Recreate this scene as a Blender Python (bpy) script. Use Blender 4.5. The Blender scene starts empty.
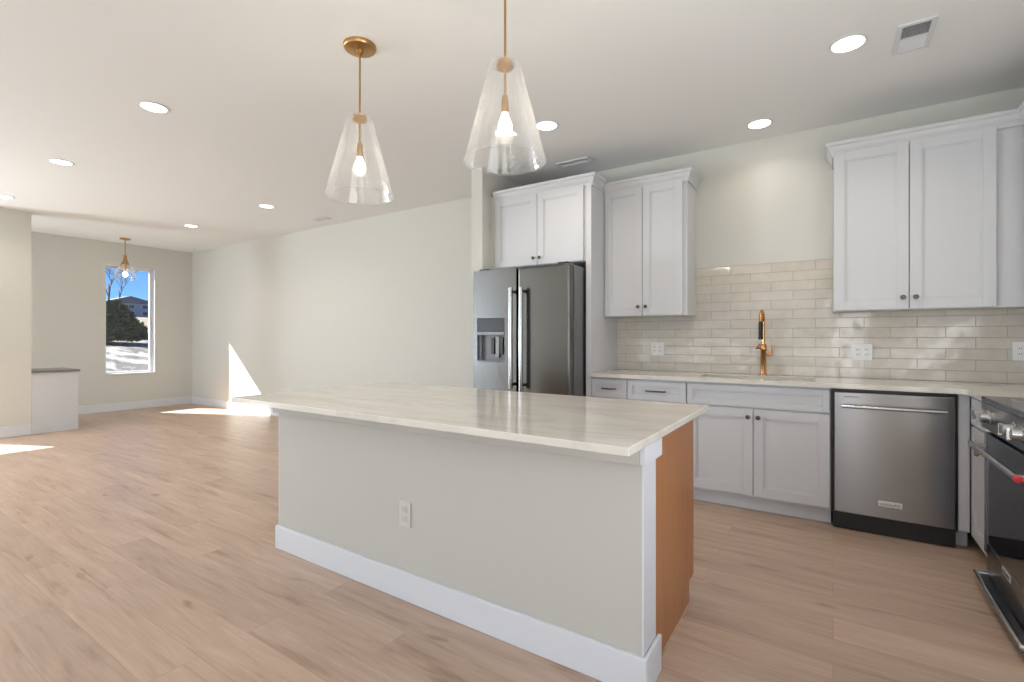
import bpy, bmesh, math, random
from mathutils import Vector, Matrix
random.seed(7)
scene = bpy.context.scene
COL = scene.collection
PI = math.pi

# ------------------------------------------------------------------ camera
CAM_H = 1.235
YAW = math.atan(321 / 490.0)
cam_d = bpy.data.cameras.new('camera')
cam_d.sensor_fit = 'HORIZONTAL'; cam_d.sensor_width = 36.0
cam_d.lens = 490.0 / 1024 * 36.0
cam_d.shift_y = -3.0 / 1024
cam_d.clip_start = 0.02; cam_d.clip_end = 600
cam = bpy.data.objects.new('camera', cam_d); COL.objects.link(cam)
cam.location = (0, 0, CAM_H); cam.rotation_euler = (PI / 2, 0, YAW)
scene.camera = cam

# ------------------------------------------------------------------ world, sun, added fill lamps
scene.view_settings.view_transform = 'Standard'
scene.view_settings.look = 'None'
scene.view_settings.gamma = 1.0
scene.view_settings.use_curve_mapping = False
scene.view_settings.exposure = 0.0
SUN_DIR = Vector((1.0, 0.455, -0.832)).normalized()
w = bpy.data.worlds.new('world'); scene.world = w; w.use_nodes = True
nt = w.node_tree; nt.nodes.clear()
out = nt.nodes.new('ShaderNodeOutputWorld'); bg = nt.nodes.new('ShaderNodeBackground')
sky = nt.nodes.new('ShaderNodeTexSky'); sky.sky_type = 'NISHITA'; sky.sun_disc = False
sky.sun_elevation = math.asin(-SUN_DIR.z); sky.sun_rotation = math.radians(245)
sky.air_density = 1.0; sky.dust_density = 0.2; sky.ozone_density = 4.0; sky.altitude = 2000
tint = nt.nodes.new('ShaderNodeMix'); tint.data_type = 'RGBA'; tint.blend_type = 'MULTIPLY'
tint.inputs[0].default_value = 1.0; tint.inputs[7].default_value = (0.42, 0.66, 1.0, 1)
nt.links.new(sky.outputs[0], tint.inputs[6]); nt.links.new(tint.outputs[2], bg.inputs[0])
bg.inputs[1].default_value = 0.14
nt.links.new(bg.outputs[0], out.inputs[0])

def light(name, kind, loc, rot=(0, 0, 0), energy=10, color=(1, 1, 1), **kw):
    d = bpy.data.lights.new(name, kind); d.energy = energy; d.color = color
    for k, v in kw.items(): setattr(d, k, v)
    o = bpy.data.objects.new(name, d); COL.objects.link(o); o.location = loc; o.rotation_euler = rot
    return o
sun = light('sun', 'SUN', (-20, -5, 15), energy=25, color=(1.0, 0.98, 0.95), angle=0.006)
sun.rotation_euler = SUN_DIR.to_track_quat('-Z', 'Y').to_euler()
# fill lamps added at unseen openings, most tilted up to brighten the ceiling
DAY = (0.95, 0.96, 0.98); FILL_COOL = (0.80, 0.91, 1.0)
light('fill_west', 'AREA', (-10.06, -2.05, 1.35), (PI / 2 + .6, 0, -PI / 2), 380, FILL_COOL, shape='RECTANGLE', size=1.8, size_y=1.6)
light('fill_back_left', 'AREA', (-8.9, -3.95, 1.05), (PI / 2 + .95, 0, 0), 100, FILL_COOL, shape='RECTANGLE', size=2.1, size_y=1.4)
light('fill_back_mid', 'AREA', (-2.4, -3.85, 0.9), (PI / 2 + 1.35, 0, 0), 60, DAY, shape='RECTANGLE', size=4.6, size_y=.6)
light('fill_highlight', 'AREA', (.29, -4.02, 1.25), (PI / 2, 0, 0), 17, DAY, shape='RECTANGLE', size=.34, size_y=1.9)  # narrow lamp added to draw a highlight on the dishwasher
light('fill_east', 'AREA', (1.24, -1.75, 1.35), (PI / 2 + .75, 0, PI / 2), 45, DAY, shape='RECTANGLE', size=1.7, size_y=1.6)
light('fill_east_near', 'AREA', (1.24, .9, 1.3), (PI / 2 + .75, 0, PI / 2), 52, DAY, shape='RECTANGLE', size=1.6, size_y=1.6)
CAN_POWER = 4.5
BULB_POWER = 24

# ------------------------------------------------------------------ materials
def new_mat(name, color=(0.8, 0.8, 0.8), rough=0.5, metal=0.0, spec=0.5):
    m = bpy.data.materials.new(name); m.use_nodes = True
    b = m.node_tree.nodes['Principled BSDF']
    b.inputs['Base Color'].default_value = (*color, 1)
    b.inputs['Roughness'].default_value = rough
    b.inputs['Metallic'].default_value = metal
    b.inputs['Specular IOR Level'].default_value = spec
    return m, m.node_tree, b
def coord(nt, scale=(1, 1, 1), kind='Object', rot=(0, 0, 0)):
    t = nt.nodes.new('ShaderNodeTexCoord'); mp = nt.nodes.new('ShaderNodeMapping')
    mp.inputs['Scale'].default_value = scale; mp.inputs['Rotation'].default_value = rot
    nt.links.new(t.outputs[kind], mp.inputs[0]); return mp.outputs[0]
def world_coord(nt, scale=(1, 1, 1), rot=(0, 0, 0)):
    g = nt.nodes.new('ShaderNodeNewGeometry'); mp = nt.nodes.new('ShaderNodeMapping')
    mp.inputs['Scale'].default_value = scale; mp.inputs['Rotation'].default_value = rot
    nt.links.new(g.outputs['Position'], mp.inputs[0]); return mp.outputs[0]
def noise(nt, vec, scale=5, detail=4, rough=0.5, dist=0):
    n = nt.nodes.new('ShaderNodeTexNoise'); n.inputs['Scale'].default_value = scale
    n.inputs['Detail'].default_value = detail; n.inputs['Roughness'].default_value = rough
    n.inputs['Distortion'].default_value = dist
    nt.links.new(vec, n.inputs['Vector']); return n
def ramp(nt, fac, stops):
    r = nt.nodes.new('ShaderNodeValToRGB'); e = r.color_ramp.elements
    e[0].position, e[0].color = stops[0][0], (*stops[0][1], 1)
    e[1].position, e[1].color = stops[-1][0], (*stops[-1][1], 1)
    for p, c in stops[1:-1]:
        k = e.new(p); k.color = (*c, 1)
    nt.links.new(fac, r.inputs[0]); return r.outputs[0]
def mixc(nt, a, b, fac, mode='MIX'):
    m = nt.nodes.new('ShaderNodeMix'); m.data_type = 'RGBA'; m.blend_type = mode
    for s, v in ((6, a), (7, b), (0, fac)):
        if hasattr(v, 'links'): nt.links.new(v, m.inputs[s])
        elif s == 0: m.inputs[0].default_value = v
        else: m.inputs[s].default_value = (*v, 1)
    return m.outputs[2]
def bump(nt, b, h, strength=0.1, dist=0.01, normal=None):
    bp = nt.nodes.new('ShaderNodeBump'); bp.inputs['Strength'].default_value = strength
    bp.inputs['Distance'].default_value = dist
    nt.links.new(h, bp.inputs['Height'])
    if normal is not None: nt.links.new(normal, bp.inputs['Normal'])
    nt.links.new(bp.outputs[0], b.inputs['Normal']); return bp.outputs[0]

def paint(name, color, rough=0.6, tex=0.06, scale=140):
    m, nt, b = new_mat(name, color, rough, spec=0.35)
    n = noise(nt, world_coord(nt), scale, 3, 0.6)
    bump(nt, b, n.outputs[0], tex, 0.004)
    return m
M = {}
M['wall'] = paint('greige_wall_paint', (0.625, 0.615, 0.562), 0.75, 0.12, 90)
M['island_wall'] = paint('island_greige_paint', (0.52, 0.50, 0.448), 0.75, 0.12, 90)  # same wall paint darkened, the island front's shade put into its colour
M['ceiling'] = paint('ceiling_paint', (0.82, 0.825, 0.81), 0.85, 0.15, 70)
M['trim'] = paint('white_trim_paint', (0.68, 0.69, 0.71), 0.4, 0.02)
M['cab'] = paint('white_cabinet_paint', (0.605, 0.608, 0.62), 0.38, 0.015)
M['plate'] = paint('outlet_plastic', (0.85, 0.84, 0.82), 0.35, 0.0)
M['plate_dim'] = paint('almond_outlet_plastic', (0.58, 0.57, 0.51), 0.4, 0.0)
M['plate_slot'] = paint('outlet_face_grey', (0.50, 0.49, 0.43), 0.4, 0.0)
M['slot'] = new_mat('slot_dark', (0.05, 0.05, 0.05), 0.6)[0]
M['black'] = new_mat('black_plastic', (0.012, 0.012, 0.013), 0.35)[0]
M['bronze'] = new_mat('dark_bronze', (0.14, 0.12, 0.105), 0.3, 1.0)[0]
M['gap'] = new_mat('cabinet_interior_shadow_gap', (0.30, 0.30, 0.30), 0.7)[0]

def floor_mat():
    m, nt, b = new_mat('oak_plank_floor', rough=0.32, spec=0.45)
    v = world_coord(nt)
    br = nt.nodes.new('ShaderNodeTexBrick'); nt.links.new(v, br.inputs[0])
    br.offset = 0.37; br.offset_frequency = 2; br.squash = 1.0
    br.inputs['Color1'].default_value = (0, 0, 0, 1); br.inputs['Color2'].default_value = (1, 1, 1, 1)
    br.inputs['Mortar'].default_value = (0.5, 0.5, 0.5, 1)
    br.inputs['Scale'].default_value = 1; br.inputs['Mortar Size'].default_value = 0.0013
    br.inputs['Mortar Smooth'].default_value = 0.1; br.inputs['Bias'].default_value = 0
    br.inputs['Brick Width'].default_value = 1.5; br.inputs['Row Height'].default_value = 0.185
    # each plank gets its own slice of the grain noise
    sep = nt.nodes.new('ShaderNodeSeparateXYZ'); nt.links.new(v, sep.inputs[0])
    bw = nt.nodes.new('ShaderNodeRGBToBW'); nt.links.new(br.outputs['Color'], bw.inputs[0])
    mul = nt.nodes.new('ShaderNodeMath'); mul.operation = 'MULTIPLY'; mul.inputs[1].default_value = 37.0
    nt.links.new(bw.outputs[0], mul.inputs[0])
    cmb = nt.nodes.new('ShaderNodeCombineXYZ')
    nt.links.new(sep.outputs[0], cmb.inputs[0]); nt.links.new(sep.outputs[1], cmb.inputs[1]); nt.links.new(mul.outputs[0], cmb.inputs[2])
    mp = nt.nodes.new('ShaderNodeMapping'); mp.inputs['Scale'].default_value = (1.1, 9.0, 1)
    nt.links.new(cmb.outputs[0], mp.inputs[0])
    g1 = noise(nt, mp.outputs[0], 1.4, 6, 0.62, 0.6)
    mp2 = nt.nodes.new('ShaderNodeMapping'); mp2.inputs['Scale'].default_value = (3.0, 60.0, 1)
    nt.links.new(cmb.outputs[0], mp2.inputs[0])
    g2 = noise(nt, mp2.outputs[0], 1.6, 4, 0.6, 0.2)
    base = ramp(nt, g1.outputs[0], [(0.27, (0.325, 0.22, 0.158)), (0.43, (0.475, 0.345, 0.26)), (0.58, (0.53, 0.395, 0.305)), (0.8, (0.61, 0.475, 0.375))])
    plank = ramp(nt, bw.outputs[0], [(0.0, (0.89, 0.88, 0.87)), (0.5, (0.97, 0.965, 0.96)), (1.0, (1.05, 1.04, 1.03))])
    c = mixc(nt, base, plank, 1.0, 'MULTIPLY')
    fine = ramp(nt, g2.outputs[0], [(0.3, (0.92, 0.905, 0.89)), (0.7, (1.04, 1.04, 1.04))])
    c = mixc(nt, c, fine, 1.0, 'MULTIPLY')
    mp3 = nt.nodes.new('ShaderNodeMapping'); mp3.inputs['Scale'].default_value = (2.2, 7.0, 1)
    nt.links.new(cmb.outputs[0], mp3.inputs[0])
    k = noise(nt, mp3.outputs[0], 1.3, 2, 0.4)
    knot = ramp(nt, k.outputs[0], [(0.70, (1, 1, 1)), (0.78, (0.62, 0.55, 0.5))])
    c = mixc(nt, c, knot, 1.0, 'MULTIPLY')
    seam = ramp(nt, br.outputs['Fac'], [(0.0, (1, 1, 1)), (1.0, (0.80, 0.77, 0.74))])
    c = mixc(nt, c, seam, 1.0, 'MULTIPLY')
    nt.links.new(c, b.inputs['Base Color'])
    r = nt.nodes.new('ShaderNodeMapRange'); r.inputs[3].default_value = 0.30; r.inputs[4].default_value = 0.48
    nt.links.new(g1.outputs[0], r.inputs[0]); nt.links.new(r.outputs[0], b.inputs['Roughness'])
    bump(nt, b, g2.outputs[0], 0.06, 0.003)
    return m
M['floor'] = floor_mat()

def tile_mat():
    m, nt, b = new_mat('glazed_subway_tile', rough=0.12, spec=0.55)
    g = nt.nodes.new('ShaderNodeNewGeometry'); sep = nt.nodes.new('ShaderNodeSeparateXYZ')
    nt.links.new(g.outputs['Position'], sep.inputs[0])
    add = nt.nodes.new('ShaderNodeMath'); add.operation = 'SUBTRACT'
    nt.links.new(sep.outputs[0], add.inputs[0]); nt.links.new(sep.outputs[1], add.inputs[1])
    zz = nt.nodes.new('ShaderNodeMath'); zz.operation = 'SUBTRACT'; zz.inputs[1].default_value = 0.94
    nt.links.new(sep.outputs[2], zz.inputs[0])
    cmb = nt.nodes.new('ShaderNodeCombineXYZ'); nt.links.new(add.outputs[0], cmb.inputs[0]); nt.links.new(zz.outputs[0], cmb.inputs[1])
    br = nt.nodes.new('ShaderNodeTexBrick'); nt.links.new(cmb.outputs[0], br.inputs[0])
    br.offset = 0.5; br.inputs['Scale'].default_value = 1
    br.inputs['Color1'].default_value = (0, 0, 0, 1); br.inputs['Color2'].default_value = (1, 1, 1, 1)
    br.inputs['Mortar'].default_value = (0.5, 0.5, 0.5, 1); br.inputs['Bias'].default_value = 0
    br.inputs['Mortar Size'].default_value = 0.0022; br.inputs['Mortar Smooth'].default_value = 0.2
    br.inputs['Brick Width'].default_value = 0.302; br.inputs['Row Height'].default_value = 0.0745
    bw = nt.nodes.new('ShaderNodeRGBToBW'); nt.links.new(br.outputs['Color'], bw.inputs[0])
    tc = ramp(nt, bw.outputs[0], [(0, (0.58, 0.525, 0.445)), (0.5, (0.605, 0.55, 0.47)), (1, (0.635, 0.58, 0.50))])
    c = mixc(nt, tc, (0.40, 0.355, 0.30), br.outputs['Fac'])
    n = noise(nt, cmb.outputs[0], 14, 3, 0.5)
    c = mixc(nt, c, ramp(nt, n.outputs[0], [(0.3, (0.94, 0.94, 0.94)), (0.7, (1.04, 1.04, 1.04))]), 1.0, 'MULTIPLY')
    nt.links.new(c, b.inputs['Base Color'])
    rr = nt.nodes.new('ShaderNodeMapRange'); rr.inputs[3].default_value = 0.10; rr.inputs[4].default_value = 0.7
    nt.links.new(br.outputs['Fac'], rr.inputs[0]); nt.links.new(rr.outputs[0], b.inputs['Roughness'])
    # slightly tilted tiles: random height slope per tile plus a hand made waviness
    inv = nt.nodes.new('ShaderNodeMath'); inv.operation = 'MULTIPLY'; inv.inputs[1].default_value = -1.0
    nt.links.new(br.outputs['Fac'], inv.inputs[0])
    n2 = noise(nt, cmb.outputs[0], 9, 1, 0.4)
    n3 = bump(nt, b, n2.outputs[0], 0.22, 0.01)
    bump(nt, b, inv.outputs[0], 0.5, 0.002, n3)
    return m
M['tile'] = tile_mat()

def quartz(name='quartz', rough=0.10):
    m, nt, b = new_mat(name, rough=rough, spec=0.5)
    v = world_coord(nt, (0.55, 1.9, 1), (0, 0, 0.06))
    n = noise(nt, v, 1.3, 6, 0.6, 1.3)
    r = ramp(nt, n.outputs[0], [(0.30, (0.70, 0.66, 0.595)), (0.46, (0.71, 0.675, 0.61)), (0.498, (0.655, 0.615, 0.55)), (0.53, (0.70, 0.665, 0.60)), (0.8, (0.73, 0.70, 0.64))])
    n2 = noise(nt, world_coord(nt, (1.4, 7, 1)), 1.2, 3, 0.6, 0.4)
    r2 = ramp(nt, n2.outputs[0], [(0.3, (0.93, 0.92, 0.90)), (0.7, (1.02, 1.02, 1.02))])
    nt.links.new(mixc(nt, r, r2, 1.0, 'MULTIPLY'), b.inputs['Base Color'])
    return m
M['quartz'] = quartz()

ANR = 0.25
def steel(name, col=(0.42, 0.42, 0.42), rough=0.27, axis=(220, 220, 1.5), bs=0.05):
    m, nt, b = new_mat(name, col, rough, 1.0)
    n = noise(nt, coord(nt, axis), 1.0, 3, 0.6)
    r = nt.nodes.new('ShaderNodeMapRange'); r.inputs[3].default_value = rough - 0.012; r.inputs[4].default_value = rough + 0.02
    nt.links.new(n.outputs[0], r.inputs[0]); nt.links.new(r.outputs[0], b.inputs['Roughness'])
    bump(nt, b, n.outputs[0], bs, 0.0015)
    b.inputs['Anisotropic'].default_value = 0.85; b.inputs['Anisotropic Rotation'].default_value = ANR
    return m
M['steel'] = steel('brushed_stainless', (0.27, 0.265, 0.26), 0.24, (2, 2, 500), 0.0)
M['fridge_steel'] = steel('dark_brushed_stainless', (0.175, 0.172, 0.168), 0.25, (2, 2, 500), 0.0)
M['steel_side'] = steel('grey_fridge_side', (0.30, 0.30, 0.305), 0.45, (2, 2, 60), 0.02)
M['steel_bright'] = new_mat('polished_stainless', (0.50, 0.495, 0.49), 0.27, 1.0)[0]
M['badge'] = new_mat('badge_metal', (0.75, 0.74, 0.73), 0.5, 0.7)[0]
M['black_steel'] = steel('black_stainless', (0.17, 0.172, 0.178), 0.28, (2, 120, 2), 0.02)
M['cavity'] = new_mat('dispenser_grey', (0.16, 0.16, 0.17), 0.35)[0]
M['dark_glass'] = new_mat('oven_black_glass', (0.012, 0.012, 0.013), 0.05, 0.0, 0.7)[0]
M['cooktop_glass'] = new_mat('smooth_cooktop_glass', (0.05, 0.05, 0.055), 0.15, 0.0, 0.5)[0]
M['red'] = new_mat('red_enamel', (0.55, 0.03, 0.03), 0.3)[0]
M['brass'] = new_mat('brushed_brass', (0.50, 0.30, 0.125), 0.30, 1.0)[0]
M['brass_dull'] = new_mat('aged_brass', (0.30, 0.21, 0.13), 0.35, 1.0)[0]
M['copper'] = new_mat('copper_faucet', (0.66, 0.33, 0.13), 0.22, 1.0)[0]
M['dark_metal'] = new_mat('dark_faucet_hose', (0.035, 0.028, 0.024), 0.4, 0.6)[0]
M['sink'] = steel('sink_steel', (0.55, 0.55, 0.54), 0.3, (40, 40, 40), 0.01)
M['dark_counter'] = paint('dark_grey_counter', (0.19, 0.18, 0.165), 0.35, 0.0)
def wood():
    m, nt, b = new_mat('cherry_panel', rough=0.34, spec=0.45)
    n = noise(nt, coord(nt, (14, 14, 1.1)), 1.5, 5, 0.6, 0.5)
    nt.links.new(ramp(nt, n.outputs[0], [(0.25, (0.36, 0.145, 0.053)), (0.5, (0.43, 0.185, 0.070)), (0.75, (0.48, 0.215, 0.088))]), b.inputs['Base Color'])
    return m
M['wood'] = wood()

def glass_mat(name, tint=(1, 1, 1), gloss=0.06, ribs=False):
    m = bpy.data.materials.new(name); m.use_nodes = True; nt = m.node_tree; nt.nodes.clear()
    o = nt.nodes.new('ShaderNodeOutputMaterial'); t = nt.nodes.new('ShaderNodeBsdfTransparent')
    t.inputs[0].default_value = (*tint, 1)
    g = nt.nodes.new('ShaderNodeBsdfGlossy'); g.inputs['Roughness'].default_value = gloss
    f = nt.nodes.new('ShaderNodeLayerWeight'); f.inputs['Blend'].default_value = 0.22
    mx = nt.nodes.new('ShaderNodeMixShader')
    mr = nt.nodes.new('ShaderNodeMapRange'); mr.inputs[3].default_value = 0.03; mr.inputs[4].default_value = 0.5
    nt.links.new(f.outputs['Fresnel'], mr.inputs[0])
    nt.links.new(mr.outputs[0], mx.inputs[0]); nt.links.new(t.outputs[0], mx.inputs[1]); nt.links.new(g.outputs[0], mx.inputs[2])
    if ribs:
        n = noise(nt, coord(nt, (60, 60, 60)), 1, 2, 0.5)
        bp = nt.nodes.new('ShaderNodeBump'); bp.inputs['Strength'].default_value = 0.25; bp.inputs['Distance'].default_value = 0.004
        nt.links.new(n.outputs[0], bp.inputs['Height']); nt.links.new(bp.outputs[0], g.inputs['Normal'])
    if ribs:
        d = nt.nodes.new('ShaderNodeBsdfTranslucent'); d.inputs[0].default_value = (1, 1, 1, 1)
        d2 = nt.nodes.new('ShaderNodeBsdfDiffuse'); d2.inputs[0].default_value = (1, 1, 1, 1)
        a = nt.nodes.new('ShaderNodeMixShader'); nt.links.new(d.outputs[0], a.inputs[1]); nt.links.new(d2.outputs[0], a.inputs[2])
        z = nt.nodes.new('ShaderNodeMixShader')
        vr = nt.nodes.new('ShaderNodeMapRange'); vr.inputs[3].default_value = 0.008; vr.inputs[4].default_value = 0.26
        nt.links.new(f.outputs['Facing'], vr.inputs[0]); nt.links.new(vr.outputs[0], z.inputs[0])
        nt.links.new(mx.outputs[0], z.inputs[1]); nt.links.new(a.outputs[0], z.inputs[2]); mx = z
    nt.links.new(mx.outputs[0], o.inputs[0]); return m
M['shade_glass'] = glass_mat('clear_seeded_glass', (0.995, 0.995, 0.99), 0.08, True)
M['pane'] = glass_mat('window_glass', (0.97, 0.98, 0.98), 0.0)
def emis(name, col, s):
    m, nt, b = new_mat(name, (0.9, 0.9, 0.9), 0.4)
    b.inputs['Emission Color'].default_value = (*col, 1); b.inputs['Emission Strength'].default_value = s
    return m
M['lens'] = emis('can_light_lens', (1.0, 0.93, 0.82), 6)
M['bulb'] = emis('bulb_glow', (1.0, 0.90, 0.76), 9)
# outdoors
def ground_mat():
    m, nt, b = new_mat('snowy_ground', rough=0.8)
    n = noise(nt, world_coord(nt, (0.55, 1.3, 1)), 1.6, 6, 0.65, 0.3)
    snow = ramp(nt, n.outputs[0], [(0.44, (0.045, 0.04, 0.035)), (0.52, (0.20, 0.195, 0.20)), (0.62, (0.30, 0.30, 0.31))])
    n2 = noise(nt, world_coord(nt), 0.2, 4, 0.6)
    dry = ramp(nt, n2.outputs[0], [(0.3, (0.10, 0.075, 0.045)), (0.7, (0.15, 0.115, 0.07))])
    g = nt.nodes.new('ShaderNodeNewGeometry'); s = nt.nodes.new('ShaderNodeSeparateXYZ'); nt.links.new(g.outputs['Position'], s.inputs[0])
    mr = nt.nodes.new('ShaderNodeMapRange'); mr.inputs[1].default_value = -27; mr.inputs[2].default_value = -24
    nt.links.new(s.outputs[0], mr.inputs[0])
    nt.links.new(mixc(nt, dry, snow, mr.outputs[0]), b.inputs['Base Color']); return m
M['ground'] = ground_mat()
M['leaf'] = new_mat('evergreen_foliage', (0.040, 0.055, 0.028), 0.8)[0]
M['bark'] = new_mat('grey_bark', (0.12, 0.10, 0.11), 0.9)[0]
M['siding'] = new_mat('blue_grey_siding', (0.42, 0.48, 0.56), 0.8)[0]
M['roof'] = new_mat('grey_shingles', (0.20, 0.21, 0.25), 0.9)[0]
M['siding_white'] = new_mat('white_siding', (0.75, 0.75, 0.75), 0.8)[0]
M['win_dark'] = new_mat('house_window_dark', (0.06, 0.08, 0.12), 0.2)[0]

# ------------------------------------------------------------------ mesh helpers
class MB:
    def __init__(self): self.bm = bmesh.new()
    def box(self, x0, x1, y0, y1, z0, z1, rot=None):
        vs = [(x, y, z) for x in (x0, x1) for y in (y0, y1) for z in (z0, z1)]
        if rot is not None:
            c = Vector(((x0 + x1) / 2, (y0 + y1) / 2, (z0 + z1) / 2))
            vs = [tuple(rot @ (Vector(v) - c) + c) for v in vs]
        v = [self.bm.verts.new(p) for p in vs]
        for f in ((0, 1, 3, 2), (4, 6, 7, 5), (0, 4, 5, 1), (2, 3, 7, 6), (0, 2, 6, 4), (1, 5, 7, 3)):
            self.bm.faces.new([v[i] for i in f])
        return self
    def prism(self, pts, axis, a, b):
        """extrude a closed 2D outline along axis ('x','y','z') from a to b"""
        def P(p, t):
            return {'x': (t, p[0], p[1]), 'y': (p[0], t, p[1]), 'z': (p[0], p[1], t)}[axis]
        A = [self.bm.verts.new(P(p, a)) for p in pts]; B = [self.bm.verts.new(P(p, b)) for p in pts]
        n = len(pts); self.bm.faces.new(A); self.bm.faces.new(B[::-1])
        for i in range(n): self.bm.faces.new((A[i], B[i], B[(i + 1) % n], A[(i + 1) % n]))
        return self
    def tube(self, path, r, seg=12, caps=True):
        path = [Vector(p) for p in path]; rs = r if isinstance(r, (list, tuple)) else [r] * len(path)
        rings = []; up = None
        for i, p in enumerate(path):
            if i == 0: d = path[1] - p
            elif i == len(path) - 1: d = p - path[i - 1]
            else: d = (path[i + 1] - p).normalized() + (p - path[i - 1]).normalized()
            d.normalize()
            if up is None: up = Vector((0, 0, 1)) if abs(d.z) < 0.9 else Vector((1, 0, 0))
            a = d.cross(up).normalized(); bb = a.cross(d).normalized(); up = bb
            rings.append([self.bm.verts.new(p + rs[i] * (math.cos(t) * a + math.sin(t) * bb)) for t in [2 * PI * k / seg for k in range(seg)]])
        for A, B in zip(rings, rings[1:]):
            for k in range(seg): self.bm.faces.new((A[k], A[(k + 1) % seg], B[(k + 1) % seg], B[k]))
        if caps:
            self.bm.faces.new(rings[0][::-1]); self.bm.faces.new(rings[-1])
        return self
    def lathe(self, prof, center=(0, 0, 0), axis='z', seg=32, closed=False):
        cx, cy, cz = center; rings = []
        for r, h in prof:
            ring = []
            for k in range(seg):
                t = 2 * PI * k / seg; a, b = r * math.cos(t), r * math.sin(t)
                p = {'z': (cx + a, cy + b, cz + h), 'y': (cx + a, cy + h, cz + b), 'x': (cx + h, cy + a, cz + b)}[axis]
                ring.append(self.bm.verts.new(p))
            rings.append(ring)
        pairs = list(zip(rings, rings[1:]))
        if closed: pairs.append((rings[-1], rings[0]))
        for A, B in pairs:
            for k in range(seg): self.bm.faces.new((A[k], A[(k + 1) % seg], B[(k + 1) % seg], B[k]))
        if not closed:
            self.bm.faces.new(rings[0][::-1]); self.bm.faces.new(rings[-1])
        return self
    def build(self, name, mat, parent=None, loc=(0, 0, 0), bevel=0.0, smooth=False, segs=2):
        bmesh.ops.recalc_face_normals(self.bm, faces=self.bm.faces)
        me = bpy.data.meshes.new(name); self.bm.to_mesh(me); self.bm.free()
        me.materials.append(M[mat] if isinstance(mat, str) else mat)
        o = bpy.data.objects.new(name, me); COL.objects.link(o); o.location = loc
        if parent is not None: o.parent = parent
        if smooth:
            for p in me.polygons: p.use_smooth = True
            md = o.modifiers.new('edge', 'EDGE_SPLIT'); md.split_angle = math.radians(40)
        if bevel > 0:
            b = o.modifiers.new('bevel', 'BEVEL'); b.width = bevel; b.segments = segs; b.limit_method = 'ANGLE'
            b.angle_limit = math.radians(35)
        return o
def tag(o, label=None, cat=None, group=None, kind=None):
    if label: o['label'] = label
    if cat: o['category'] = cat
    if group: o['group'] = group
    if kind: o['kind'] = kind
    return o
def thing(name, label, cat, loc=(0, 0, 0), rz=0, group=None):
    o = bpy.data.objects.new(name, None); COL.objects.link(o); o.location = loc; o.rotation_euler = (0, 0, rz)
    o.empty_display_size = 0.1
    return tag(o, label, cat, group)
def copy_tree(o, parent=None):
    c = o.copy(); COL.objects.link(c)
    if parent is not None: c.parent = parent
    for ch in list(o.children): copy_tree(ch, c)
    return c
def struct(name, mb, mat, label=None, cat=None, **kw):
    o = mb.build(name, mat, **kw); o['kind'] = 'structure'
    if label: tag(o, label, cat)
    return o

# ------------------------------------------------------------------ room shell
XL, XR, YN, YF, ZC = -10.12, 1.31, -4.1, 4.43, 2.845
WT = 0.23
struct('floor', MB().box(XL - WT, XR + .15, YN - .15, YF + .15, -0.10, 0.0), 'floor', 'light oak plank floor running through the whole room', 'floor')
struct('ceiling', MB().box(XL - WT, XR + .15, YN - .15, YF + .15, ZC, ZC + 0.12), 'ceiling', 'flat pale ceiling with recessed lights', 'ceiling')
struct('wall_back', MB().box(XL - WT, XR + .15, YF, YF + .15, 0, ZC), 'wall', 'long greige wall running behind the kitchen cabinets', 'wall')
SW = (-2.65, -.85, .45, 2.35); SD = (.05, 1.75, .05, 2.35)  # unseen right wall openings, added for the two east fill lamps
struct('wall_right', MB().box(XR, XR + .15, SW[1], SD[0], 0, ZC).box(XR, XR + .15, SD[1], YF, 0, ZC).box(XR, XR + .15, SD[0], SD[1], SD[3], ZC).box(XR, XR + .15, SD[0], SD[1], 0, SD[2]).box(XR, XR + .15, YN - .15, SW[0], 0, ZC).box(XR, XR + .15, SW[0], SW[1], 0, SW[2]).box(XR, XR + .15, SW[0], SW[1], SW[3], ZC), 'wall', 'greige wall behind the range', 'wall')
m = MB(); t = .05
m.box(XR + .05, XR + .12, SD[0], SD[0] + t, SD[2], SD[3]).box(XR + .05, XR + .12, SD[1] - t, SD[1], SD[2], SD[3]).box(XR + .05, XR + .12, SD[0] + t, SD[1] - t, SD[2], SD[2] + t).box(XR + .05, XR + .12, SD[0] + t, SD[1] - t, SD[3] - t, SD[3])
m.box(XR + .055, XR + .115, (SD[0] + SD[1]) / 2 - .04, (SD[0] + SD[1]) / 2 + .04, SD[2] + t, SD[3] - t)
fr = struct('fill_opening_1', m, 'trim')  # frame of an added opening out of view
MB().box(XR + .08, XR + .086, SD[0] + .02, SD[1] - .02, SD[2] + .02, SD[3] - .02).build('pane', 'pane', fr)
m = MB()
m.box(XR + .05, XR + .12, SW[0], SW[0] + t, SW[2], SW[3]).box(XR + .05, XR + .12, SW[1] - t, SW[1], SW[2], SW[3]).box(XR + .05, XR + .12, SW[0] + t, SW[1] - t, SW[2], SW[2] + t).box(XR + .05, XR + .12, SW[0] + t, SW[1] - t, SW[3] - t, SW[3])
fr = struct('window_7', m, 'trim')  # frame of the second added opening out of view
MB().box(XR + .08, XR + .086, SW[0] + .02, SW[1] - .02, SW[2] + .02, SW[3] - .02).build('pane', 'pane', fr)
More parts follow.
